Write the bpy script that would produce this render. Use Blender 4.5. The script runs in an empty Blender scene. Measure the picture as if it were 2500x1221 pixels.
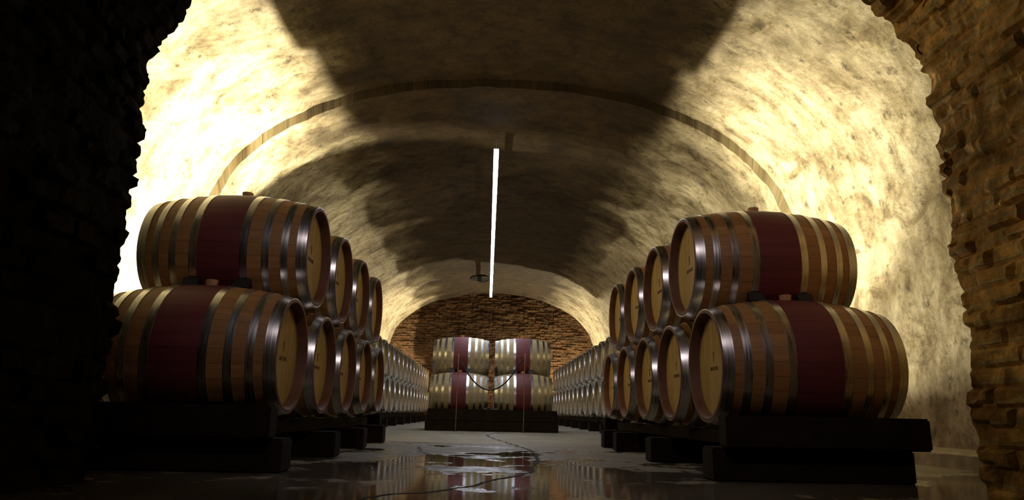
import bpy, bmesh, math, random
from mathutils import Vector, Matrix, noise
random.seed(4)
sc = bpy.context.scene
col = sc.collection
PI = math.pi

# ------------------------------------------------------------------ camera
F_PX = 1671.0
YAW, PITCH, ROLL = .0313, .2331, .0211
CAM = Vector((0, 0, .29))
cy, sy, cp, sp = math.cos(YAW), math.sin(YAW), math.cos(PITCH), math.sin(PITCH)
Fv = Vector((sy*cp, cy*cp, sp)); Rv = Vector((cy, -sy, 0)); Uv = Rv.cross(Fv)
cr, sr = math.cos(ROLL), math.sin(ROLL)
R2 = Rv*cr + Uv*sr; U2 = -Rv*sr + Uv*cr
cd = bpy.data.cameras.new('camera'); cam = bpy.data.objects.new('camera', cd); col.objects.link(cam)
cd.sensor_width = 36; cd.lens = F_PX/2500*36; cd.clip_start = .05
cam.matrix_world = Matrix(((R2.x, U2.x, -Fv.x, CAM.x), (R2.y, U2.y, -Fv.y, CAM.y), (R2.z, U2.z, -Fv.z, CAM.z), (0, 0, 0, 1)))
sc.camera = cam
# ------------------------------------------------------------------ world and exposure
w = bpy.data.worlds.new('world'); sc.world = w; w.use_nodes = True
w.node_tree.nodes['Background'].inputs[0].default_value = (.5, .45, .35, 1)
w.node_tree.nodes['Background'].inputs[1].default_value = .0005
sc.view_settings.view_transform = 'Standard'; sc.view_settings.look = 'None'
sc.view_settings.exposure = 0.0; sc.view_settings.gamma = 1.0
sc.view_settings.use_curve_mapping = False
try:
    sc.cycles.max_bounces = 8; sc.cycles.diffuse_bounces = 5; sc.cycles.sample_clamp_indirect = 4.0
    sc.cycles.use_denoising = True
except Exception: pass
# lamp settings (built further down, each in its own fixture)
FLOOD_COL = (1.0, .87, .58)
NEAR_FLOOD_W = 500.0
NEAR_CORE_W = 5000.0
FAR_FLOOD_W = 210.0
END_FLOOD_W = 950.0
TUBE_STRENGTH = 78.0
TUNNEL_SPOT_W = 56.0

# ------------------------------------------------------------------ materials
def new_mat(name):
    m = bpy.data.materials.new(name); m.use_nodes = True
    nt = m.node_tree
    return m, nt, nt.nodes['Principled BSDF']
def N(nt, t, **kw):
    n = nt.nodes.new(t)
    for k, v in kw.items():
        if k.startswith('i_'):
            key = k[2:]; key = int(key) if key.isdigit() else key.replace('_', ' ')
            n.inputs[key].default_value = v
        else: setattr(n, k, v)
    return n
def ramp(nt, src, stops):
    r = N(nt, 'ShaderNodeValToRGB')
    el = r.color_ramp.elements
    while len(el) < len(stops): el.new(.5)
    for e, (p, c) in zip(el, stops):
        e.position = p; e.color = (c[0], c[1], c[2], 1) if not isinstance(c, (int, float)) else (c, c, c, 1)
    nt.links.new(src, r.inputs[0]); return r
def mix(nt, a, b, fac, mode='MIX'):
    m = N(nt, 'ShaderNodeMix', data_type='RGBA', blend_type=mode)
    L = nt.links
    for s, i in ((fac, 0), (a, 6), (b, 7)):
        if isinstance(s, (int, float)): m.inputs[i].default_value = s
        elif isinstance(s, tuple): m.inputs[i].default_value = (*s, 1)
        else: L.new(s, m.inputs[i])
    return m.outputs[2]
def bump(nt, h, bs, strength=.5, dist=.01, prev=None):
    b = N(nt, 'ShaderNodeBump', i_Strength=strength, i_Distance=dist)
    nt.links.new(h, b.inputs['Height'])
    if prev is not None: nt.links.new(prev, b.inputs['Normal'])
    if bs is not None: nt.links.new(b.outputs[0], bs.inputs['Normal'])
    return b.outputs[0]

def simple(name, c, rough=.6, metal=0., var=.25, scale=12., spec=.5):
    m, nt, bs = new_mat(name); bs.inputs['Specular IOR Level'].default_value = spec
    tc = N(nt, 'ShaderNodeTexCoord')
    n = N(nt, 'ShaderNodeTexNoise', i_Scale=scale, i_Detail=6.)
    nt.links.new(tc.outputs['Object'], n.inputs[0])
    r = ramp(nt, n.outputs[0], [(.3, tuple(x*(1-var) for x in c)), (.7, tuple(x*(1+var) for x in c))])
    nt.links.new(r.outputs[0], bs.inputs['Base Color'])
    bs.inputs['Roughness'].default_value = rough; bs.inputs['Metallic'].default_value = metal
    bump(nt, n.outputs[0], bs, .2, .004)
    return m

def plaster_mat():
    m, nt, bs = new_mat('vault_plaster'); L = nt.links
    uv = N(nt, 'ShaderNodeUVMap')
    mp = N(nt, 'ShaderNodeMapping'); mp.inputs['Scale'].default_value = (1, 1, 1); L.new(uv.outputs[0], mp.inputs[0])
    # streaks running round the vault
    mp2 = N(nt, 'ShaderNodeMapping'); mp2.inputs['Scale'].default_value = (2.2, 4.6, 1); L.new(uv.outputs[0], mp2.inputs[0])
    st = N(nt, 'ShaderNodeTexNoise', i_Scale=1.6, i_Detail=9., i_Roughness=.65, i_Distortion=.25); L.new(mp2.outputs[0], st.inputs[0])
    big = N(nt, 'ShaderNodeTexNoise', i_Scale=1.1, i_Detail=8., i_Roughness=.62); L.new(uv.outputs[0], big.inputs[0])
    fine = N(nt, 'ShaderNodeTexNoise', i_Scale=24., i_Detail=9., i_Roughness=.75); L.new(uv.outputs[0], fine.inputs[0])
    pit = N(nt, 'ShaderNodeTexNoise', i_Scale=6., i_Detail=9., i_Roughness=.68); L.new(uv.outputs[0], pit.inputs[0])
    base = ramp(nt, st.outputs[0], [(.26, (.26, .215, .14)), (.44, (.46, .41, .285)), (.60, (.64, .585, .43))])
    blot = ramp(nt, big.outputs[0], [(.37, (.34, .28, .18)), (.5, (.95, .93, .9)), (.6, (1.1, 1.1, 1.1))])
    c = mix(nt, base.outputs[0], blot.outputs[0], .7, 'MULTIPLY')
    pr = ramp(nt, pit.outputs[0], [(.34, .22), (.42, .85), (.52, 1.)])
    c = mix(nt, c, pr.outputs[0], .8, 'MULTIPLY')
    sc_ = N(nt, 'ShaderNodeTexNoise', i_Scale=2.6, i_Detail=10., i_Roughness=.72, i_Distortion=.6); L.new(uv.outputs[0], sc_.inputs[0])
    c = mix(nt, c, ramp(nt, sc_.outputs[0], [(.36, (.28, .23, .15)), (.44, (.72, .68, .58)), (.54, (1.05, 1.05, 1.05))]).outputs[0], .85, 'MULTIPLY')
    sp = N(nt, 'ShaderNodeTexVoronoi', i_Scale=5.5); sp.feature = 'F1'
    wv = N(nt, 'ShaderNodeVectorMath', operation='MULTIPLY_ADD'); L.new(fine.outputs['Color'], wv.inputs[0]); wv.inputs[1].default_value = (.12, .12, 0); L.new(uv.outputs[0], wv.inputs[2]); L.new(wv.outputs[0], sp.inputs[0])
    spm = ramp(nt, sp.outputs['Distance'], [(.05, (.30, .25, .17)), (.13, (1, 1, 1))])
    c = mix(nt, c, spm.outputs[0], ramp(nt, big.outputs[0], [(.45, .9), (.6, .15)]).outputs[0], 'MULTIPLY')
    fr = ramp(nt, fine.outputs[0], [(.3, .62), (.65, 1.1)])
    c = mix(nt, c, fr.outputs[0], .7, 'MULTIPLY')
    # shade painted into the crown colour: u is the arc coordinate, 0 at the crown
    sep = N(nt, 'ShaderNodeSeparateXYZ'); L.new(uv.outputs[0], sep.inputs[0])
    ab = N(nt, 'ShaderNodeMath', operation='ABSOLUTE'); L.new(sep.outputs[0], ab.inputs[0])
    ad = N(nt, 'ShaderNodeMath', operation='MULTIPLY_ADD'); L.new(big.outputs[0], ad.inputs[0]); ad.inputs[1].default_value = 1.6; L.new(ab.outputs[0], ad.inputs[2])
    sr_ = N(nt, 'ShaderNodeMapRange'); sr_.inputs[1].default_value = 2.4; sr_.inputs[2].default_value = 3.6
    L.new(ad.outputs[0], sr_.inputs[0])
    painted_shade = mix(nt, (.11, .078, .048), (1, 1, 1), sr_.outputs[0])
    # bare brick showing deeper in
    br = N(nt, 'ShaderNodeTexBrick', i_Scale=1.0, i_Mortar_Size=.008); br.inputs['Brick Width'].default_value = .28; br.inputs['Row Height'].default_value = .085
    br.offset = .5
    sw = N(nt, 'ShaderNodeCombineXYZ'); L.new(sep.outputs[1], sw.inputs[0]); L.new(sep.outputs[0], sw.inputs[1]); L.new(sw.outputs[0], br.inputs[0])
    br.inputs['Color1'].default_value = (.42, .29, .18, 1); br.inputs['Color2'].default_value = (.50, .40, .26, 1); br.inputs['Mortar'].default_value = (.6, .55, .42, 1)
    mr = N(nt, 'ShaderNodeMapRange'); mr.inputs[1].default_value = 10.6; mr.inputs[2].default_value = 12.2; mr.inputs[3].default_value = -.35; mr.inputs[4].default_value = .08
    L.new(sep.outputs[1], mr.inputs[0])
    a2 = N(nt, 'ShaderNodeMath', operation='ADD'); L.new(mr.outputs[0], a2.inputs[0]); L.new(pit.outputs[0], a2.inputs[1])
    bm_ = ramp(nt, a2.outputs[0], [(.52, 0.), (.64, .55)])
    cb = mix(nt, br.outputs['Color'], fr.outputs[0], .8, 'MULTIPLY')
    c = mix(nt, c, cb, bm_.outputs[0])
    c = mix(nt, c, painted_shade, 1., 'MULTIPLY')
    L.new(c, bs.inputs['Base Color']); bs.inputs['Roughness'].default_value = .85
    n1 = bump(nt, fine.outputs[0], None, .5, .012)
    n2 = bump(nt, st.outputs[0], None, .18, .015, n1)
    n2 = bump(nt, pit.outputs[0], None, .5, .03, n2)
    hb = N(nt, 'ShaderNodeMath', operation='MULTIPLY'); L.new(br.outputs['Fac'], hb.inputs[0]); L.new(bm_.outputs[0], hb.inputs[1])
    inv = N(nt, 'ShaderNodeMath', operation='SUBTRACT'); inv.inputs[0].default_value = 1; L.new(hb.outputs[0], inv.inputs[1])
    bump(nt, inv.outputs[0], bs, .6, .012, n2)
    return m

def brick_wall_mat(name, c1, c2, mort, uvmode=True, bw=.27, rh=.075):
    m, nt, bs = new_mat(name); L = nt.links
    uv = N(nt, 'ShaderNodeUVMap')
    warp = N(nt, 'ShaderNodeTexNoise', i_Scale=3., i_Detail=3.); L.new(uv.outputs[0], warp.inputs[0])
    vm = N(nt, 'ShaderNodeVectorMath', operation='MULTIPLY_ADD'); L.new(warp.outputs['Color'], vm.inputs[0]); vm.inputs[1].default_value = (.05, .05, 0); L.new(uv.outputs[0], vm.inputs[2])
    br = N(nt, 'ShaderNodeTexBrick', i_Scale=1.0, i_Mortar_Size=.009); br.inputs['Brick Width'].default_value = bw; br.inputs['Row Height'].default_value = rh
    br.inputs['Color1'].default_value = (*c1, 1); br.inputs['Color2'].default_value = (*c2, 1); br.inputs['Mortar'].default_value = (*mort, 1)
    L.new(vm.outputs[0], br.inputs[0])
    n = N(nt, 'ShaderNodeTexNoise', i_Scale=14., i_Detail=8., i_Roughness=.7); L.new(uv.outputs[0], n.inputs[0])
    big = N(nt, 'ShaderNodeTexNoise', i_Scale=1.7, i_Detail=7., i_Roughness=.65); L.new(uv.outputs[0], big.inputs[0])
    c = mix(nt, br.outputs['Color'], ramp(nt, n.outputs[0], [(.33, .4), (.62, 1.3)]).outputs[0], .9, 'MULTIPLY')
    c = mix(nt, c, ramp(nt, big.outputs[0], [(.36, (.4, .33, .26)), (.56, (1.2, 1.15, 1.))]).outputs[0], .9, 'MULTIPLY')
    L.new(c, bs.inputs['Base Color']); bs.inputs['Roughness'].default_value = .9; bs.inputs['Specular IOR Level'].default_value = .1
    n1 = bump(nt, n.outputs[0], None, .7, .02)
    bump(nt, br.outputs['Fac'], bs, -.8, .015, n1) if False else None
    inv = N(nt, 'ShaderNodeMath', operation='SUBTRACT'); inv.inputs[0].default_value = 1; L.new(br.outputs['Fac'], inv.inputs[1])
    bump(nt, inv.outputs[0], bs, .9, .02, n1)
    return m

def floor_mat():
    m, nt, bs = new_mat('wet_concrete'); L = nt.links
    tc = N(nt, 'ShaderNodeTexCoord')
    mp = N(nt, 'ShaderNodeMapping'); L.new(tc.outputs['Object'], mp.inputs[0]); mp.inputs['Scale'].default_value = (1, .9, 1)
    n1 = N(nt, 'ShaderNodeTexNoise', i_Scale=1.7, i_Detail=12., i_Roughness=.66); L.new(mp.outputs[0], n1.inputs[0])
    n2 = N(nt, 'ShaderNodeTexNoise', i_Scale=22., i_Detail=8., i_Roughness=.7); L.new(tc.outputs['Object'], n2.inputs[0])
    sep = N(nt, 'ShaderNodeSeparateXYZ'); L.new(tc.outputs['Object'], sep.inputs[0])
    # standing water lies in the low part of the floor in front, dry further in
    mr = N(nt, 'ShaderNodeMapRange'); mr.inputs[1].default_value = 3.0; mr.inputs[2].default_value = 7.5; mr.inputs[3].default_value = .13; mr.inputs[4].default_value = -.14
    L.new(sep.outputs[1], mr.inputs[0])
    ax = N(nt, 'ShaderNodeMath', operation='ABSOLUTE'); L.new(sep.outputs[0], ax.inputs[0])
    mx = N(nt, 'ShaderNodeMapRange'); mx.inputs[1].default_value = .6; mx.inputs[2].default_value = 2.; mx.inputs[3].default_value = 0.; mx.inputs[4].default_value = -.07
    L.new(ax.outputs[0], mx.inputs[0])
    s = N(nt, 'ShaderNodeMath', operation='ADD'); L.new(n1.outputs[0], s.inputs[0]); L.new(mr.outputs[0], s.inputs[1])
    s2 = N(nt, 'ShaderNodeMath', operation='ADD'); L.new(s.outputs[0], s2.inputs[0]); L.new(mx.outputs[0], s2.inputs[1])
    wet = ramp(nt, s2.outputs[0], [(.47, 0.), (.56, 1.)])
    dry = ramp(nt, n2.outputs[0], [(.3, (.16, .14, .10)), (.7, (.30, .28, .21))])
    big = ramp(nt, n1.outputs[0], [(.35, .6), (.6, 1.1)])
    dc = mix(nt, dry.outputs[0], big.outputs[0], .8, 'MULTIPLY')
    wc = mix(nt, dc, (.10, .085, .07), .8)
    c = mix(nt, dc, wc, wet.outputs[0])
    L.new(c, bs.inputs['Base Color'])
    rr = N(nt, 'ShaderNodeMapRange'); rr.inputs[3].default_value = .62; rr.inputs[4].default_value = .035; L.new(wet.outputs[0], rr.inputs[0])
    L.new(rr.outputs[0], bs.inputs['Roughness']); bs.inputs['IOR'].default_value = 1.36
    ds = N(nt, 'ShaderNodeMapRange'); ds.inputs[3].default_value = .5; ds.inputs[4].default_value = .012; L.new(wet.outputs[0], ds.inputs[0])
    b = N(nt, 'ShaderNodeBump', i_Distance=.012); L.new(n2.outputs[0], b.inputs['Height']); L.new(ds.outputs[0], b.inputs['Strength'])
    L.new(b.outputs[0], bs.inputs['Normal'])
    return m

def wood_mat(name, ca, cb, angular=True, rough=.55, planks=None):
    """staves: colour changes from stave to stave round the x axis; planks: boards across y"""
    m, nt, bs = new_mat(name); L = nt.links
    tc = N(nt, 'ShaderNodeTexCoord'); sep = N(nt, 'ShaderNodeSeparateXYZ'); L.new(tc.outputs['Object'], sep.inputs[0])
    if angular:
        at = N(nt, 'ShaderNodeMath', operation='ARCTAN2'); L.new(sep.outputs[2], at.inputs[0]); L.new(sep.outputs[1], at.inputs[1])
        k = N(nt, 'ShaderNodeMath', operation='MULTIPLY'); L.new(at.outputs[0], k.inputs[0]); k.inputs[1].default_value = 30/(2*PI)
    else:
        k = N(nt, 'ShaderNodeMath', operation='MULTIPLY'); L.new(sep.outputs[1 if planks is None else planks], k.inputs[0]); k.inputs[1].default_value = 1/.085
    fl = N(nt, 'ShaderNodeMath', operation='FLOOR'); L.new(k.outputs[0], fl.inputs[0])
    oi = N(nt, 'ShaderNodeObjectInfo')
    ad = N(nt, 'ShaderNodeMath', operation='MULTIPLY_ADD'); L.new(oi.outputs['Random'], ad.inputs[0]); ad.inputs[1].default_value = 57.; L.new(fl.outputs[0], ad.inputs[2])
    wn = N(nt, 'ShaderNodeTexWhiteNoise', noise_dimensions='1D'); L.new(ad.outputs[0], wn.inputs['W'])
    fr = N(nt, 'ShaderNodeMath', operation='FRACT'); L.new(k.outputs[0], fr.inputs[0])
    pp = N(nt, 'ShaderNodeMath', operation='PINGPONG'); L.new(fr.outputs[0], pp.inputs[0]); pp.inputs[1].default_value = .5
    seam = ramp(nt, pp.outputs[0], [(0., .45), (.05, 1.)])
    mp = N(nt, 'ShaderNodeMapping'); L.new(tc.outputs['Object'], mp.inputs[0])
    mp.inputs['Scale'].default_value = (2, 30, 30) if angular else (20, 30, 2.5)
    g = N(nt, 'ShaderNodeTexNoise', i_Scale=1.4, i_Detail=6., i_Roughness=.6); L.new(mp.outputs[0], g.inputs[0])
    c = mix(nt, ca, cb, wn.outputs[0])
    c = mix(nt, c, ramp(nt, g.outputs[0], [(.3, .72), (.7, 1.15)]).outputs[0], .8, 'MULTIPLY')
    c = mix(nt, c, seam.outputs[0], .8, 'MULTIPLY')
    L.new(c, bs.inputs['Base Color']); bs.inputs['Roughness'].default_value = rough
    bump(nt, g.outputs[0], bs, .25, .003)
    return m

def hoop_mat():
    m, nt, bs = new_mat('galvanised_hoop'); L = nt.links
    tc = N(nt, 'ShaderNodeTexCoord')
    mp = N(nt, 'ShaderNodeMapping'); L.new(tc.outputs['Object'], mp.inputs[0]); mp.inputs['Scale'].default_value = (60, 3, 3)
    n = N(nt, 'ShaderNodeTexNoise', i_Scale=2., i_Detail=6.); L.new(mp.outputs[0], n.inputs[0])
    L.new(ramp(nt, n.outputs[0], [(.3, (.50, .50, .49)), (.7, (.72, .72, .71))]).outputs[0], bs.inputs['Base Color'])
    bs.inputs['Metallic'].default_value = 1.
    L.new(ramp(nt, n.outputs[0], [(.3, .24), (.7, .36)]).outputs[0], bs.inputs['Roughness'])
    return m
def emit_mat(name, c, s):
    m, nt, bs = new_mat(name)
    bs.inputs['Base Color'].default_value = (.8, .8, .8, 1)
    bs.inputs['Emission Color'].default_value = (*c, 1); bs.inputs['Emission Strength'].default_value = s
    return m

M = dict(
    plaster=plaster_mat(), floor=floor_mat(),
    lunette=brick_wall_mat('lunette_brick', (.085, .042, .022), (.05, .029, .017), (.085, .06, .036)),
    painted_shade=brick_wall_mat('painted_shade_brick', (.018, .013, .008), (.011, .009, .006), (.015, .013, .009), bw=.26, rh=.088),  # near-black passage brick: shade of the left side put into its colour
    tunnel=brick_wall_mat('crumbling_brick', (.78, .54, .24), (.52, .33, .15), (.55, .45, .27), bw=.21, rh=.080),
    stave=wood_mat('toasted_oak_stave', (.41, .215, .070), (.32, .155, .048)), pale=wood_mat('pale_oak_stave', (.42, .34, .17), (.36, .28, .13)),
    band=wood_mat('wine_red_stain', (.15, .024, .027), (.13, .019, .022), rough=.6),
    chime=simple('dark_chime', (.14, .06, .03), .7), pale_chime=simple('pale_chime', (.30, .22, .12), .7),
    head=wood_mat('oak_head', (.46, .32, .115), (.40, .27, .09), angular=False, rough=.6),
    hoop=hoop_mat(), bung=simple('bung_wood', (.50, .28, .12)),
    ink=simple('burnt_mark', (.15, .085, .035), .8), timber=simple('dark_timber', (.016, .010, .005), .85, scale=9., spec=.1),
    rubber=simple('black_rubber', (.012, .012, .012), .6), iron=simple('rusty_iron', (.05, .035, .025), .55, .6),
    steel=simple('thin_steel', (.30, .26, .24), .4, .7), rope=simple('dark_rope', (.03, .025, .03), .8),
    white=simple('painted_housing', (.10, .10, .10), .5), tube=emit_mat('tube_diffuser', (.84, .88, 1.), TUBE_STRENGTH),
    lens=emit_mat('flood_lens', FLOOD_COL, 8.), crack=simple('crack_dark', (.010, .009, .008), .9),
    kerb=simple('kerb_stone', (.34, .30, .20), .8),
    dark=simple('duct_black', (.004, .004, .004), .9))

# ------------------------------------------------------------------ helpers
def mesh_from(name, verts, faces, mat, smooth=True, uvs=None):
    me = bpy.data.meshes.new(name); me.from_pydata(verts, [], faces); me.update()
    me.materials.append(mat)
    if smooth:
        me.polygons.foreach_set('use_smooth', [True]*len(me.polygons))
    if uvs is not None:
        ul = me.uv_layers.new(name='UVMap')
        for lp in me.loops: ul.data[lp.index].uv = uvs[lp.vertex_index]
    return me
def link(name, me, parent=None, loc=None):
    o = bpy.data.objects.new(name, me); col.objects.link(o)
    if parent is not None: o.parent = parent
    if loc is not None: o.location = loc
    return o
def tag(o, label, cat, group=None, kind=None):
    if label: o['label'] = label
    if cat: o['category'] = cat
    if group: o['group'] = group
    if kind: o['kind'] = kind
    return o
def struct(name, me):
    o = link(name, me); o['kind'] = 'structure'; return o
def empty(name, loc, rz=0.):
    o = bpy.data.objects.new(name, None); o.empty_display_size = .1; col.objects.link(o)
    o.location = loc; o.rotation_euler = (0, 0, rz); return o
def copy_tree(o, parent=None):
    c = o.copy(); col.objects.link(c)
    if parent is not None: c.parent = parent
    for ch in [x for x in KIDS.get(o.name, [])]:
        d = copy_tree(ch, c)
        KIDS.setdefault(c.name, []).append(d)
    return c
KIDS = {}
def part(name, me, parent, loc=None):
    o = link(name, me, parent, loc); KIDS.setdefault(parent.name, []).append(o); return o
def box_bm(bm, x0, x1, y0, y1, z0, z1, bev=.006):
    r = bmesh.ops.create_cube(bm, size=1.)
    vs = r['verts']
    for v in vs: v.co = Vector(((x0+x1)/2 + v.co.x*(x1-x0), (y0+y1)/2 + v.co.y*(y1-y0), (z0+z1)/2 + v.co.z*(z1-z0)))
    if bev:
        es = list({e for v in vs for e in v.link_edges})
        bmesh.ops.bevel(bm, geom=es, offset=bev, segments=2, affect='EDGES')
def bm_mesh(name, bm, mat, smooth=False):
    me = bpy.data.meshes.new(name); bm.to_mesh(me); bm.free(); me.materials.append(mat)
    if smooth: me.polygons.foreach_set('use_smooth', [True]*len(me.polygons))
    return me
def box_mesh(name, mat, *a, bev=.006):
    bm = bmesh.new(); box_bm(bm, *a, bev=bev); return bm_mesh(name, bm, mat)
def tube_mesh(name, pts, r, mat, n=10, closed=False):
    pts = [Vector(p) for p in pts]; vs = []; fs = []; k = len(pts)
    rr = r if isinstance(r, (list, tuple)) else [r]*k
    up = None
    for i, p in enumerate(pts):
        a = pts[(i-1) % k] if (closed or i > 0) else p; b = pts[(i+1) % k] if (closed or i < k-1) else p
        t = (b-a).normalized()
        if up is None: up = t.orthogonal().normalized()
        up = (up - t*up.dot(t)).normalized(); s = t.cross(up)
        for j in range(n):
            an = 2*PI*j/n; vs.append(p + (up*math.cos(an) + s*math.sin(an))*rr[i])
    for i in range(k if closed else k-1):
        for j in range(n):
            fs.append((i*n+j, i*n+(j+1) % n, ((i+1) % k)*n+(j+1) % n, ((i+1) % k)*n+j))
    if not closed: fs += [tuple(range(n-1, -1, -1)), tuple((k-1)*n+j for j in range(n))]
    return mesh_from(name, vs, fs, mat)
def revolve_x(name, prof, mat, n=60, closed=False, smooth=True, a0=0.):
    """prof = list of (x, r) spun round the x axis"""
    vs = []; fs = []; idx = []
    for x, r in prof:
        if r < 1e-6: idx.append([len(vs)]); vs.append((x, 0, 0)); continue
        row = []
        for j in range(n):
            a = a0 + 2*PI*j/n; row.append(len(vs)); vs.append((x, r*math.cos(a), r*math.sin(a)))
        idx.append(row)
    m_ = len(prof)
    for i in range(m_ if closed else m_-1):
        A, B = idx[i], idx[(i+1) % m_]
        for j in range(n):
            j2 = (j+1) % n
            if len(A) == 1 and len(B) == 1: continue
            if len(A) == 1: fs.append((A[0], B[j], B[j2]))
            elif len(B) == 1: fs.append((A[j2], A[j], B[0]))
            else: fs.append((A[j], B[j], B[j2], A[j2]))
    me = mesh_from(name, vs, fs, mat, smooth)
    bm = bmesh.new(); bm.from_mesh(me); bmesh.ops.recalc_face_normals(bm, faces=bm.faces)
    for e in bm.edges:
        if len(e.link_faces) == 2 and e.calc_face_angle(0) > .7: e.smooth = False
    bm.to_mesh(me); bm.free()
    return me

# ------------------------------------------------------------------ the vault
XC = .12                                                            # centre line of the vault
PROF = [(0, 3.76), (.45, 3.745), (.9, 3.70), (1.5, 3.57), (2.07, 3.34), (2.5, 3.07), (2.8, 2.75), (2.95, 2.45), (3.06, 2.1), (3.12, 1.7)]
def catmull(P, n):
    out = []
    Q = [P[0]] + list(P) + [P[-1]]
    for i in range(1, len(Q)-2):
        for t in range(n):
            t /= n; a, b, c, d = Q[i-1], Q[i], Q[i+1], Q[i+2]
            out.append(tuple(.5*((2*b[k]) + (-a[k]+c[k])*t + (2*a[k]-5*b[k]+4*c[k]-d[k])*t*t + (-a[k]+3*b[k]-3*c[k]+d[k])*t**3) for k in (0, 1)))
    out.append(P[-1]); return out
def section(off):
    h = [(0, 3.76)] + PROF[1:]
    h = catmull(h, 8)
    pts = []
    for i, (x, z) in enumerate(h):
        a = h[max(i-1, 0)]; b = h[min(i+1, len(h)-1)]
        tx, tz = b[0]-a[0], b[1]-a[1]; l = math.hypot(tx, tz)
        nx, nz = -tz/l, tx/l
        if nx < 0: nx, nz = -nx, -nz
        if i == 0: nx, nz = 0, 1
        pts.append((x + nx*off, z + abs(nz)*off))
    full = [(-x, z) for x, z in reversed(pts[1:])] + pts
    arc = [0.]
    for a, b in zip(full, full[1:]): arc.append(arc[-1] + math.hypot(b[0]-a[0], b[1]-a[1]))
    mid = arc[len(arc)//2]
    return [(XC+x, z) for x, z in full], [a-mid for a in arc]
def rough(p, amp=.018):
    return amp*(noise.noise(Vector(p)*1.3)*1.6 + noise.noise(Vector(p)*4.)*.7 + noise.noise(Vector(p)*11.)*.35)
SECS = [(2.8, 6.9, .10), (6.9, 7.85, 0.), (7.85, 8.8, .035), (8.8, 21.7, .20)]
def build_vault():
    vs, fs, uv = [], [], []
    prev_ring = None
    for y0, y1, off in SECS:
        prof, arc = section(off); n = len(prof)
        k = int((y1-y0)/.07)
        first = len(vs)
        for i in range(k+1):
            y = y0 + (y1-y0)*i/k
            for j, (x, z) in enumerate(prof):
                dx, dz = x-XC, z-1.2; l = math.hypot(dx, dz)
                d = rough((x, y, z)) + (rough((x*3, y*3, z*3), .008))
                vs.append((x + dx/l*d, y, z + dz/l*d)); uv.append((arc[j], y))
        for i in range(k):
            for j in range(n-1):
                a = first + i*n + j; fs.append((a, a+1, a+n+1, a+n))
        if prev_ring is not None:
            for j in range(n-1): fs.append((prev_ring+j, prev_ring+j+1, first+j+1, first+j))
        prev_ring = first + k*n
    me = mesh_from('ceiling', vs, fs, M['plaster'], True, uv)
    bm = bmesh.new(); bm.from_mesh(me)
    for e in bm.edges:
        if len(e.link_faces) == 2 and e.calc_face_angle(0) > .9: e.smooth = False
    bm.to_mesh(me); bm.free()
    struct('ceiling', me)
    for sgn, nm in ((-1, 'wall_left'), (1, 'wall_right')):
        vs, fs, uv = [], [], []; prev = None
        for y0, y1, off in SECS:
            prof, arc = section(off); px, pz = prof[0] if sgn < 0 else prof[-1]; u0 = arc[-1]
            k = int((y1-y0)/.07); rows = 24; first = len(vs)
            for i in range(k+1):
                y = y0 + (y1-y0)*i/k
                for j in range(rows+1):
                    z = pz*(1-j/rows) - (.02 if j == rows else 0)
                    x = px + sgn*.05*(j/rows)
                    d = rough((x, y, z), .022)
                    if j == 0:
                        dx, dz = px-XC, pz-1.2; l = math.hypot(dx, dz); dd = rough((px, y, pz)) + rough((px*3, y*3, pz*3), .008)
                        vs.append((px+dx/l*dd, y, pz+dz/l*dd))
                    else: vs.append((x + sgn*d, y, z))
                    uv.append((sgn*(u0 + pz - z), y))
            n = rows+1
            for i in range(k):
                for j in range(rows):
                    a = first + i*n + j; fs.append((a, a+1, a+n+1, a+n) if sgn > 0 else (a+n, a+n+1, a+1, a))
            if prev is not None:
                for j in range(rows): fs.append((prev+j, prev+j+1, first+j+1, first+j))
            prev = first + k*n
        struct(nm, mesh_from(nm, vs, fs, M['plaster'], True, uv))
build_vault()
# floor
FL = mesh_from('floor', [(-4.2, -3, 0), (4.4, -3, 0), (4.4, 22, 0), (-4.2, 22, 0)], [(0, 1, 2, 3)], M['floor'], False)
struct('floor', FL)
# brick end wall, coursed bricks with real relief
def brick_depth(u, v, bw=.27, rh=.078, amp=.03):
    u, v = u + .05*noise.noise(Vector((u*3, v*3, 7.))), v + .035*noise.noise(Vector((u*2.2, v*2.2, 4.)))
    r = math.floor(v/rh)
    uu = u/bw + (.5 if r % 2 else 0)
    b = math.floor(uu); fu = uu-b; fv = v/rh - r
    h = noise.cell(Vector((b*1.7+.5, r*2.3+.5, .5)))
    edge = min(fu*bw, (1-fu)*bw, .5)
    fv = (v/rh) % 1.
    ev = min(fv, 1-fv)*rh
    m = 0. if min(edge, ev) < .009 else 1.
    return amp*(m*(.45+.55*h)) + .35*amp*noise.noise(Vector((u*9, v*9, 1)))
def build_end():
    vs, fs, uv = [], [], []; y = 21.6; nx, nz = 330, 190
    for j in range(nz+1):
        for i in range(nx+1):
            x = XC - 3.7 + 7.4*i/nx; z = -.02 + 4.3*j/nz
            vs.append((x, y - brick_depth(x, z, amp=.045), z)); uv.append((x, z))
    for j in range(nz):
        for i in range(nx):
            a = j*(nx+1)+i; fs.append((a, a+1, a+nx+2, a+nx+1))
    struct('wall_back', mesh_from('wall_back', vs, fs, M['lunette'], False, uv))
build_end()
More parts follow.
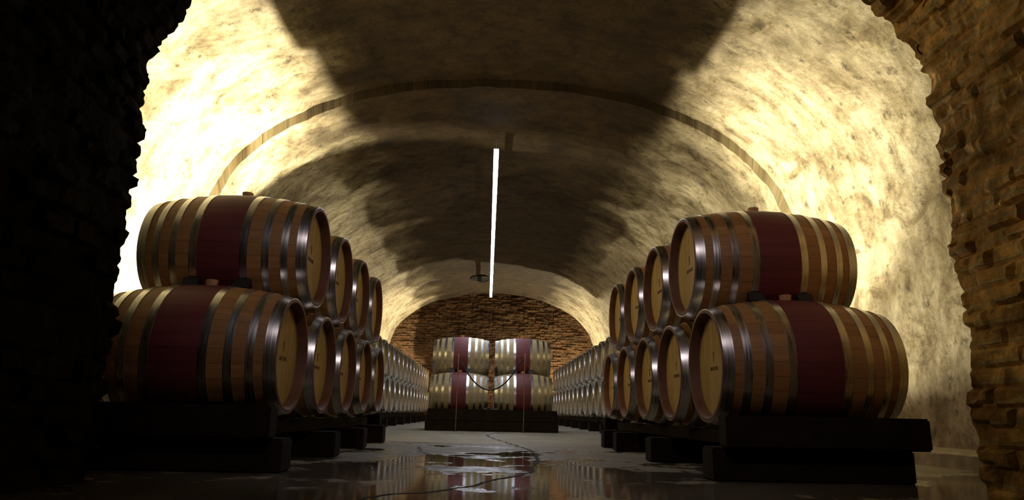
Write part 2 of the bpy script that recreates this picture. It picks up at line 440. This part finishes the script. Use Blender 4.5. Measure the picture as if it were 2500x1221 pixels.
# arched brick passage the picture is taken from: jambs, crown and the broken front edge
def tunnel_profile():
    L_ = [(-1.62, -.02), (-1.62, .5), (-1.62, 1.0), (-1.635, 1.5), (-1.62, 1.78), (-1.56, 2.0), (-1.43, 2.2), (-1.2, 2.42), (-.8, 2.68), (-.3, 2.86), (.25, 2.92),
          (.8, 2.86), (1.3, 2.68), (1.65, 2.44), (1.83, 2.28), (1.98, 2.10), (2.07, 1.92), (2.11, 1.7), (2.12, 1.4), (2.12, 1.0), (2.12, .5), (2.12, -.02)]
    return L_
def build_tunnel():
    P = catmull(tunnel_profile(), 22); arc = [0.]
    for a, b in zip(P, P[1:]): arc.append(arc[-1] + math.hypot(b[0]-a[0], b[1]-a[1]))
    # resample so that every course gets several rows
    tot = arc[-1]; n = int(tot/.016); Q = []; k = 0
    for i in range(n+1):
        s = tot*i/n
        while k < len(arc)-2 and arc[k+1] < s: k += 1
        t = (s-arc[k])/max(arc[k+1]-arc[k], 1e-9); a, b = P[k], P[k+1]
        Q.append((a[0]+(b[0]-a[0])*t, a[1]+(b[1]-a[1])*t, s))
    nrm = []
    for i in range(n+1):
        a = Q[max(i-2, 0)]; b = Q[min(i+2, n)]; tx, tz = b[0]-a[0], b[1]-a[1]; l = math.hypot(tx, tz)
        nrm.append((-tz/l, tx/l))                                  # points out of the opening (into the masonry)
    # columns: along y on the reveal then outwards on the vault-side face
    ys = [-2.5, -1.5, -.6, .2, .8, 1.3] + [1.6 + .02*i for i in range(66)]   # up to 2.90
    E = 2.97
    vs, fs, uv = [], [], []
    for i, (x, z, s) in enumerate(Q):
        nx_, nz_ = nrm[i]
        if z > .1 and False: pass
        out = (nx_, nz_)
        cx, cz = .25, 1.2
        if (x+out[0]-cx)**2 + (z+out[1]-cz)**2 < (x-cx)**2 + (z-cz)**2: out = (-out[0], -out[1])
        jag = .05*noise.noise(Vector((s*3.1, 7, 0))) + .035*noise.noise(Vector((s*13, 3, 0))) + .03*noise.noise(Vector((s*37, 9, 0)))
        row = []
        for y in ys:
            d = -brick_depth(y*1. + 5, s, .21, .080, .032) + .03*noise.noise(Vector((x*2, y*2, z*2))) + .014*noise.noise(Vector((x*13, y*13, z*13))) + .004*noise.noise(Vector((x*34, y*34, z*34)))
            d -= .075
            # the front arris is broken away
            t = max(0, (y-2.62)/.3); d += (.03 + .06*max(0, noise.noise(Vector((s*4, y*5, 2.)))))*t
            row.append((x + out[0]*d, y + (y-2.5)/.4*jag*.5*(y > 2.5), z + out[1]*d, y, s))
        for r in range(1, 9):
            e = r/8; d = .05 + .10*e*e*1.4 + .03*noise.noise(Vector((s*9, e*4, 5)))
            row.append((x + out[0]*d, 2.91 + .07*math.sin(e*PI/2) + jag*.8 + .02*noise.noise(Vector((s*11, e*6, 1))), z + out[1]*d, 2.95+e*.12, s))
        for d in (.35, .6, 1., 1.6, 2.4, 3.2):
            row.append((x + out[0]*d, 2.97 + .01*noise.noise(Vector((s*2, d*3, 0))), z + out[1]*d, 3+d, s))
        for p in row: vs.append(p[:3] if p[2] > -.02 or True else p[:3]); uv.append((p[3], p[4]))
        W_ = len(row)
    for i in range(n):
        for j in range(W_-1):
            a = i*W_+j; fs.append((a, a+1, a+W_+1, a+W_))
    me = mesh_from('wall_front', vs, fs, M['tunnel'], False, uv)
    me.materials.append(M['painted_shade'])
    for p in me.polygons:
        if p.center.x < .6: p.material_index = 1  # left jamb and crown take the brick with shade painted in
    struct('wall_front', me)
build_tunnel()
struct('wall_rear', mesh_from('wall_rear', [(-2.4, -2.4, -.02), (2.9, -2.4, -.02), (2.9, -2.4, 3.4), (-2.4, -2.4, 3.4)], [(0, 1, 2, 3)], M['tunnel'], False, [(0, 0), (5.3, 0), (5.3, 3.4), (0, 3.4)]))
# low kerb along the right wall
def kerb():
    vs, fs = [], []; k = 90
    for i in range(k+1):
        y = 3.05 + 4.6*i/k; j = .012*noise.noise(Vector((y*4, 0, 0)))
        x = 2.98+j
        for p in ((x, -.01), (x+.01, .085+j*.4), (x+.05, .10+j*.5), (x+.6, .105)): vs.append((p[0], y, p[1]))
    for i in range(k):
        for j in range(3):
            a = i*4+j; fs.append((a, a+4, a+5, a+1))
    struct('trim_1', mesh_from('trim_1', vs, fs, M['kerb'], False))
kerb()

# ------------------------------------------------------------------ barrels
LB, RB, RH = .91, .3475, .2875
def rad(x): return RB - (RB-RH)*(abs(x)/(LB/2))**2.0
def make_barrel(marks):
    root = empty('wine_barrel', (0, 0, 0)); tag(root, 'x', 'barrel')
    up = (0, 0, RB)
    prof = []
    h = LB/2
    prof += [(-h+.070, RH-.028), (-h+.012, RH-.026), (-h, RH-.016), (-h, RH-.002), (-h+.004, RH)]
    for i in range(1, 24):
        x = -h + LB*i/24; prof.append((x, rad(x)))
    prof += [(h-.004, RH), (h, RH-.002), (h, RH-.016), (h-.012, RH-.026), (h-.070, RH-.028)]
    me = revolve_x('staves', prof, M['stave' if marks else 'pale']); me.materials.append(M['chime' if marks else 'pale_chime'])
    for p in me.polygons:                                          # darker end grain and inside of the chime
        if abs(p.center.x) > h-.0045 or (p.center.y**2 + p.center.z**2)**.5 < RH-.018: p.material_index = 1
    part('staves', me, root, up)
    bx = [-.113 + .226*i/8 for i in range(9)]
    bp = [(bx[0], rad(bx[0])-.006)] + [(x, rad(x)+.0012) for x in bx] + [(bx[-1], rad(bx[-1])-.006)]
    b = part('red_band', revolve_x('red_band', bp, M['band'], closed=True), root, up); b['label'] = 'dark red stained band'
    for x0, x1 in ((.003, .056), (.100, .138), (.200, .238), (.315, .355)):
        for sg in (-1, 1):
            a, c = (-h+x0*.958, -h+x1*.958)
            xs = [a + (c-a)*i/4 for i in range(5)]
            hp = [(sg*xs[0], rad(xs[0])-.004)] + [(sg*x, rad(x)+.0035) for x in xs] + [(sg*xs[-1], rad(xs[-1])-.004)]
            key = 'metal_hoop'
            part(key, revolve_x(key, hp, M['hoop'], closed=True), root, up)
    for sg in (-1, 1):
        hp = [(0, 0), (0, RH-.022), (-.016*sg, RH-.022), (-.016*sg, 0)]
        hd = part('barrel_head', revolve_x('barrel_head', [(x, r) for x, r in hp], M['head']), root, (sg*(h-.052), 0, RB))
        if marks:
            e = .0012*sg; T = .001
            def q(bm, y0, y1, z0, z1): box_bm(bm, e-T, e+T, y0, y1, z0, z1, bev=0)
            bm = bmesh.new(); q(bm, -.006, .006, .040, .070); q(bm, -.0035, .0035, .018, .042); q(bm, -.010, .010, .052, .060)
            part('burnt_figure', bm_mesh('burnt_figure', bm, M['ink']), hd)
            bm = bmesh.new(); q(bm, -.058, .062, -.0175, -.0165)
            for i in range(7):
                y = -.056 + .018*i
                q(bm, y-.0015, y+.0015, -.027, -.008)
                if i % 2: q(bm, y-.0015, y+.010, -.011, -.008)
                if i % 3 == 0: q(bm, y-.0015, y+.010, -.027, -.024)
                if i % 4 == 1: q(bm, y+.008, y+.011, -.027, -.008)
            part('burnt_lettering', bm_mesh('burnt_lettering', bm, M['ink']), hd)
    bm = bmesh.new()
    bmesh.ops.create_cone(bm, cap_ends=True, segments=24, radius1=.026, radius2=.033, depth=.042)
    bmesh.ops.bevel(bm, geom=[e for e in bm.edges if e.calc_face_angle(0) > 1.], offset=.003, segments=2, affect='EDGES')
    for v in bm.verts: v.co.z += RB + RB + .012
    part('bung', bm_mesh('bung', bm, M['bung'], False), root)
    return root
protos = {}
def barrel(x, y, z, label, group, marks=False):
    if marks not in protos: o = protos[marks] = make_barrel(marks)
    else: o = copy_tree(protos[marks])
    o.location = (x, y, z); o['label'] = label; o['group'] = group
    return o
ORD = ['nearest', 'second', 'third', 'fourth', 'fifth', 'sixth', 'seventh', 'eighth', 'ninth', 'tenth', 'eleventh', 'twelfth', 'thirteenth', 'fourteenth', 'fifteenth', 'sixteenth', 'seventeenth', 'eighteenth', 'nineteenth', 'twentieth']
Z0 = .205; P1 = .725; V1 = math.sqrt(.6975**2 - (P1/2)**2)
P2 = .708; V2 = .6013
HXR, HXL = 1.13, -1.0
chock_me = None
def chock_mesh(p, v):
    """rubber saddle wedge in the notch between a lower and the upper barrel; origin on the lower barrel's crown line"""
    # direction from lower axis to upper axis
    bm = bmesh.new()
    d = Vector((0, p/2, v)).normalized(); t = Vector((0, -d.z, d.y))     # t: away from the contact towards the front
    c = Vector((0, p/2, v))*.5
    pts = []
    R = RB + .0045
    for s in (.045, .08, .12, .155):
        # gap surfaces at tangential distance s from the contact point
        half = c.length
        g = half - math.sqrt(R*R - s*s)
        pts.append((s, g-.0005))
    low = [c + t*s - d*g*.97 for s, g in pts]; upp = [c + t*s + d*g*.97 for s, g in pts]
    loop = low + upp[::-1]
    vs = []
    for x in (-.042, .042): vs.append([bm.verts.new((x, q.y, q.z)) for q in loop])
    n = len(loop)
    bm.faces.new(vs[0]); bm.faces.new(vs[1][::-1])
    for i in range(n): bm.faces.new((vs[0][i], vs[0][(i+1) % n], vs[1][(i+1) % n], vs[1][i]))
    bmesh.ops.recalc_face_normals(bm, faces=bm.faces)
    return bm_mesh('rubber_chock', bm, M['rubber'])
CH1, CH2 = chock_mesh(P1, V1), chock_mesh(P2, V2)
def chocks(xc, y, zc, me, where):
    for sg, wd in ((-1, 'left'), (1, 'right')):
        o = link('rubber_chock', me, None, (xc + sg*.135, y, zc))
        tag(o, 'black rubber chock %s of the red band, %s' % (wd, where), 'chock', 'rubber chocks between the barrel rows')
def rack_block(x0, x1, y, label, group, t=.17, h=.152):
    bm = bmesh.new(); box_bm(bm, 0, x1-x0, 0, t, 0, h, bev=.008)
    for v in bm.verts: v.co += Vector((.004*noise.noise(v.co*5), .004*noise.noise(v.co*7), 0))
    o = link('timber_block', bm_mesh('timber_block', bm, M['timber']), None, (x0, y, 0)); tag(o, label, 'timber', group)
def beam(x0, x1, y0, y1, z0, z1, label, group):
    bm = bmesh.new(); box_bm(bm, 0, x1-x0, 0, y1-y0, 0, z1-z0, bev=.009)
    o = link('timber_beam', bm_mesh('timber_beam', bm, M['timber']), None, (x0, y0, z0)); tag(o, label, 'timber', group)

# front racks, left and right
for side, hx, sg in (('left', HXL, -1), ('right', HXR, 1)):
    xc = hx + sg*LB/2; g = '%s front rack barrels' % side
    for k in range(5):
        barrel(xc, 3.58 + P1*k, Z0, '%s barrel of the bottom row in the %s front rack, red middle band' % (ORD[k], side), g + ', bottom row', True)
    for k in range(4):
        barrel(xc, 3.58 + P1*(k+.5), Z0+V1, '%s barrel of the top row in the %s front rack, red middle band' % (ORD[k], side), g + ', top row', True)
        chocks(xc, 3.58 + P1*k, Z0+RB, CH1, 'under %s top barrel, %s front rack' % (ORD[k], side))
    xa, xb = sorted((hx - sg*.075, hx + sg*.88))
    gg = 'timbers under the %s front rack' % side
    for k, yb in enumerate(((3.27, 4.40, 5.40, 6.40) if sg < 0 else (3.27, 4.50, 5.70, 6.30))):
        rack_block(xa, xb, yb, 'dark squared floor timber under the %s front rack, %s from the camera' % (side, ORD[k]), gg)
    xa, xb = sorted((hx - sg*.03, hx + sg*.93))
    beam(xa, xb, 3.20, 3.315, .152, .30, 'long dark timber beam lying across the front of the %s front rack' % side, gg)
    xa, xb = sorted((hx + sg*.01, hx + sg*.90))
    beam(xa, xb, 6.74, 6.83, .152, .26, 'dark timber beam across the far end of the %s front rack' % side, gg)
    for j, dx in enumerate((-.30, .30)):
        rail_top = Z0 + RB - math.sqrt((rad(.30)+.004)**2) - .001
        beam(xc+dx-.03, xc+dx+.03, 3.33, 6.77, .152, Z0 + RB - rad(.335) + .0, '', gg) if False else None
        o = link('timber_rail', box_mesh('timber_rail', M['timber'], -.03, .03, 0, 3.40, 0, Z0 + RB - rad(.27) - .0045 - .152, bev=.004), None, (xc+dx, 3.33, .152))
        tag(o, 'dark timber rail running back beneath the %s front rack barrels, on the %s side' % (side, 'aisle' if dx*sg < 0 else 'wall'), 'timber', gg)

# far rows
for side, hx, sg, yu, k0, k1 in (('left', -1.73, -1, 12.49, -7, 12), ('right', 1.82, 1, 11.21, -5, 12)):
    xc = hx + sg*LB/2; n = 0; lows = 0
    vis0 = 0 if sg < 0 else 0
    names_u, names_l = 0, 0
    nh = 6 if sg < 0 else 4; yh = yu - 1.5*P2 - nh*P2
    hid = 'barrel of the %s row along the far %s wall, hidden behind the front rack'
    for j in range(nh):
        barrel(xc, yh + P2*j, Z0, hid % ('bottom', side), 'far %s row barrels, bottom row' % side)
        barrel(xc, yh + P2*(j+.5), Z0+V2, hid % ('top', side), 'far %s row barrels, top row' % side)
    for k in range(-1, k1):
        y = yu + P2*k
        lab = '%s visible barrel of the %s row along the far %s wall'
        barrel(xc, y, Z0+V2, lab % (ORD[k+1], 'top', side), 'far %s row barrels, top row' % side)
        barrel(xc, y - P2/2, Z0, lab % (ORD[k+1], 'bottom', side), 'far %s row barrels, bottom row' % side)
    barrel(xc, yu + P2*(k1-.5), Z0, 'last bottom barrel along the far %s wall, next to the end wall' % side, 'far %s row barrels, bottom row' % side)
    ya, yb = yh - .33, yu + P2*(k1-.5) + .3
    gg = 'timbers under the far %s row' % side
    xa, xb = sorted((hx - sg*.03, hx + sg*1.0))
    q = yh - .1; i = 0
    while q < yb:
        rack_block(xa, xb, q, 'dark floor timber under the far %s barrel row, one of a long line' % side, gg); q += 1.25; i += 1
    for dx in (-.30, .30):
        o = link('timber_rail', box_mesh('timber_rail', M['timber'], -.03, .03, 0, yb-ya, 0, Z0 + RB - rad(.27) - .0045 - .152, bev=.004), None, (xc+dx, ya, .152))
        tag(o, 'long dark timber rail beneath the far %s barrel row, on the %s side' % (side, 'aisle' if dx*sg < 0 else 'wall'), 'timber', gg)

# the stack standing across the end of the aisle
IY = 11.12
for side, xc in (('left', -.44), ('right', .565)):
    barrel(xc, IY, Z0, 'pale barrel behind the rope across the aisle end, bottom %s' % side, 'barrels across the end of the aisle')
    barrel(xc, IY+P1, Z0, 'barrel hidden at the back of the stack across the aisle, bottom %s' % side, 'barrels across the end of the aisle')
    barrel(xc, IY+P1/2, Z0+V1, 'pale barrel behind the rope across the aisle end, top %s' % side, 'barrels across the end of the aisle')
    chocks(xc, IY, Z0+RB, CH1, 'under the top %s barrel, aisle end' % side)
    for dx in (-.30, .30):
        o = link('timber_rail', box_mesh('timber_rail', M['timber'], -.03, .03, 0, 1.3, 0, Z0 + RB - rad(.27) - .0045 - .152, bev=.004), None, (xc+dx, 10.90, .152))
        tag(o, 'short dark timber rail under the %s side of the stack across the aisle' % side, 'timber', 'timbers of the stack across the aisle')
rack_block(-.93, 1.10, 10.72, 'wide dark timber on the floor in front of the end-of-aisle stack', 'timbers of the stack across the aisle')
rack_block(-.93, 1.10, 11.90, 'wide dark timber on the floor at the back of the end-of-aisle stack', 'timbers of the stack across the aisle')
beam(-.90, 1.08, 10.72, 10.82, .152, .325, 'dark timber beam along the front of the end-of-aisle stack', 'timbers of the stack across the aisle')

# rope barrier before the stack
YR = 10.5
for x, wd, zt in ((-.455, 'left', 1.13), (.553, 'right', 1.17)):
    r = empty('barrier_post', (x, YR, 0)); tag(r, 'thin metal rope post in front of the %s end-of-aisle barrels' % wd, 'barrier post', 'rope barrier posts')
    part('post', tube_mesh('post', [(0, 0, .008), (.003, 0, .5), (.008, 0, zt-.05), (.008, 0, zt)], .007, M['steel']), r)
    bm = bmesh.new(); bmesh.ops.create_cone(bm, cap_ends=True, segments=28, radius1=.03, radius2=.022, depth=.012)
    for v in bm.verts: v.co.z += .006
    part('base_plate', bm_mesh('base_plate', bm, M['iron']), r)
    sgn = 1 if wd == 'left' else -1
    part('hook', tube_mesh('hook', [(.008, 0, zt-.10), (.035*sgn, 0, zt-.115), (.055*sgn, 0, zt-.09), (.05*sgn, 0, zt-.06), (.028*sgn, 0, zt-.055)], .006, M['iron']), r)
pts = []
xa, za, xb, zb = -.455+.05, 1.13-.108, .553-.05, 1.17-.108
for i in range(41):
    t = i/40; x = xa + (xb-xa)*t; s = 4*t*(1-t)
    pts.append((x, YR - .022, za + (zb-za)*t - .43*s))
tag(link('barrier_rope', tube_mesh('barrier_rope', pts, .011, M['rope'])), 'dark rope sagging between the two thin posts before the end stack', 'rope')

# ------------------------------------------------------------------ ceiling tubes
TZ = 3.5
def make_tube(L_):
    r = empty('strip_light', (0, 0, 0))
    vs = []; w_, h_ = .037, .05
    me = None
    bm = bmesh.new()
    box_bm(bm, -w_, w_, 0, L_, .018, .03, .002); box_bm(bm, -w_, -w_+.006, 0, L_, -.022, .02, 0); box_bm(bm, w_-.006, w_, 0, L_, -.022, .02, 0)
    part('housing', bm_mesh('housing', bm, M['white']), r)
    n = 8; V = []; Fc = []
    for y in (.006, L_-.006):
        for i in range(n+1):
            a = PI*i/n; V.append((-.029*math.cos(a), y, -.002 - .014*math.sin(a)))
    for i in range(n): Fc.append((i, i+1, n+1+i+1, n+1+i))
    Fc.append(tuple(range(n+1))); Fc.append(tuple(range(2*n+1, n, -1)))
    Fc.append((0, n+1, 2*n+1, n))
    part('diffuser', mesh_from('diffuser', V, Fc, M['tube'], False), r)
    for y in (.25, L_-.25):
        part('hanger_rod', tube_mesh('hanger_rod', [(0, y, .028), (0, y, .50)], .004, M['white'], 8), r)
    return r
TL = 1.59
tp = make_tube(TL)
for i in range(7):
    t = tp if i == 0 else copy_tree(tp)
    t.location = (.03, 8.1 + 1.615*i, TZ)
    tag(t, 'glowing white strip light under the vault crown, %s from the camera in the line' % ORD[i], 'light', 'strip lights along the vault crown')
# rods must end in the plaster: first tube hangs under the lower rib
# ------------------------------------------------------------------ floor floods behind the racks
def make_flood(loc, tilt, power, label, rz=0., spread=166., blend=.25, size=.028, core=0., lean=0., cone=96.):
    r = empty('floor_floodlight', loc, rz); tag(r, label, 'floodlight', 'floor floodlights')
    if loc[2] > .05: part('stand', box_mesh('stand', M['iron'], -.05, .05, -.08, .08, -loc[2], .012, bev=.003), r)
    bm = bmesh.new(); box_bm(bm, -.042, .042, -.075, .075, .045, .095, .008)
    hd = part('lamp_body', bm_mesh('lamp_body', bm, M['rubber']), r)
    part('lens', box_mesh('lens', M['lens'], -.034, .034, -.062, .062, .0945, .098, bev=.001), r)
    part('bracket', tube_mesh('bracket', [(-.05, -.081, .07), (-.05, -.085, .008), (.05, -.085, .008)], .006, M['iron']), r)
    part('bracket', tube_mesh('bracket', [(-.05, .081, .07), (-.05, .085, .008), (.05, .085, .008)], .006, M['iron']), r)
    ld = bpy.data.lights.new('flood_beam', 'SPOT'); ld.energy = power; ld.color = FLOOD_COL
    ld.spot_size = math.radians(spread); ld.spot_blend = blend; ld.shadow_soft_size = size
    lo = bpy.data.objects.new('flood_beam', ld); col.objects.link(lo); lo.parent = r; lo.location = (0, 0, .155)
    lo.rotation_euler = (PI + tilt[0], tilt[1], 0)
    if core:
        lc = bpy.data.lights.new('flood_core', 'SPOT'); lc.energy = core; lc.color = FLOOD_COL
        lc.spot_size = math.radians(cone); lc.spot_blend = 1.; lc.shadow_soft_size = size
        lo2 = bpy.data.objects.new('flood_core', lc); col.objects.link(lo2); lo2.parent = r; lo2.location = (0, 0, .155)
        lo2.rotation_euler = (PI + .22, lean, 0)
make_flood((-1.945, 6.66, 0), (0, .0), NEAR_FLOOD_W*1.1, 'black floodlight on the floor behind the left front rack', core=NEAR_CORE_W*.5, lean=-.28)
make_flood((2.075, 6.54, 0), (0, .0), NEAR_FLOOD_W*.5, 'black floodlight on the floor behind the right front rack', core=NEAR_CORE_W*.27, lean=.33, cone=66.)
make_flood((-2.93, 12.0, .1), (0, -.1), FAR_FLOOD_W, 'black floodlight behind the far left barrel row, midway along it')
make_flood((2.93, 10.85, .1), (0, .1), FAR_FLOOD_W, 'black floodlight behind the far right barrel row, midway along it')
make_flood((-2.93, 19.6, 0), (0, -.1), END_FLOOD_W, 'black floodlight behind the far left row, near the end wall')
make_flood((2.7, 20.3, 0), (0, -.1), END_FLOOD_W, 'black floodlight past the far right row, near the end wall')

# spotlight under the crown of the passage, above the viewer
r = empty('ceiling_spotlight', (.15, .9, 2.80)); tag(r, 'small spotlight under the crown of the brick passage', 'spotlight')
bm = bmesh.new(); bmesh.ops.create_cone(bm, cap_ends=True, segments=24, radius1=.05, radius2=.04, depth=.09)
bmesh.ops.rotate(bm, verts=bm.verts, matrix=Matrix.Rotation(math.radians(50), 3, 'X'))
part('lamp_body', bm_mesh('lamp_body', bm, M['rubber']), r)
part('stem', tube_mesh('stem', [(0, 0, .03), (0, 0, .10)], .008, M['rubber']), r)
ld = bpy.data.lights.new('spot_beam', 'SPOT'); ld.energy = TUNNEL_SPOT_W; ld.color = (1., .84, .86)
ld.spot_size = math.radians(76); ld.spot_blend = .35; ld.shadow_soft_size = .05
lo = bpy.data.objects.new('spot_beam', ld); col.objects.link(lo); lo.parent = r; lo.location = (0, .08, -.07)
d = Vector((.1, 4.0, -2.1)); lo.rotation_euler = d.to_track_quat('-Z', 'Y').to_euler()

# ------------------------------------------------------------------ small things
# air duct opening beside the tubes
r = empty("ceiling_vent", (-.28, 18.9, 3.932)); tag(r, 'round dark air opening in the vault crown beside the far strip lights', 'vent')
a = []
for i in range(40): a.append((.25*math.cos(2*PI*i/40), .42*math.sin(2*PI*i/40), -.012))
part('collar', tube_mesh('collar', a, .02, M['iron'], 8, True), r)
part('opening', mesh_from('opening', [(0, 0, -.002)] + a, [(0, 1+(i+1) % 40, 1+i) for i in range(40)], M['dark'], False), r)
# iron ring at the arch edge
r = empty('iron_ring', (2.02, 2.86, 2.04)); tag(r, 'small iron ring hanging at the broken edge of the brick arch on the right', 'ring')
a = [(.032*math.cos(2*PI*i/28), 0, -.035 + .032*math.sin(2*PI*i/28)) for i in range(28)]
part('ring', tube_mesh('ring', a, .0035, M['iron'], 8, True), r)
part('staple', tube_mesh('staple', [(.08, .0, .012), (.02, 0, .004), (-.004, 0, -.002), (.0, 0, -.012), (.02, 0, -.008)], .004, M['iron'], 8), r)
# cracks in the floor
def ray_floor(px, py, z=0.):
    d = Fv + R2*((px-1250)/F_PX) - U2*((py-610.5)/F_PX); t = (z-CAM.z)/d.z; return CAM + d*t
def crack(name, pts, wd):
    P = [ray_floor(*p) for p in pts]; Q = []
    for a, b in zip(P, P[1:]):
        n = max(2, int((b-a).length/.03))
        for i in range(n): Q.append(a.lerp(b, i/n))
    Q.append(P[-1]); vs = []; fs = []
    for i, p in enumerate(Q):
        t = (Q[min(i+1, len(Q)-1)] - Q[max(i-1, 0)]).normalized(); s = Vector((-t.y, t.x, 0))
        w0 = wd*(.55 + .6*abs(noise.noise(p*9)) + .5*abs(noise.noise(p*31)))*min(1, (i+1)/6, (len(Q)-i)/6)
        o = s*(.03*noise.noise(p*5) + .012*noise.noise(p*19))
        c = p+o
        vs += [(c.x+s.x*w0, c.y+s.y*w0, .0012), (c.x-s.x*w0, c.y-s.y*w0, .0012)]
    for i in range(len(Q)-1): fs.append((2*i, 2*i+1, 2*i+3, 2*i+2))
    struct(name, mesh_from(name, vs, fs, M['crack'], False))
crack('trim_2', [(870, 1221), (960, 1206), (1040, 1203), (1130, 1190), (1210, 1173), (1290, 1155), (1312, 1138)], .012)
crack('trim_3', [(1312, 1138), (1310, 1110), (1288, 1097), (1240, 1082), (1195, 1068), (1188, 1062), (1215, 1058)], .016)
crack('trim_4', [(950, 1078), (1050, 1082), (1150, 1086), (1245, 1088)], .014)
crack('trim_5', [(1050, 1052), (1130, 1056), (1210, 1058), (1300, 1054)], .02)
crack('trim_6', [(1022, 1090), (1026, 1102), (1060, 1118)], .01)
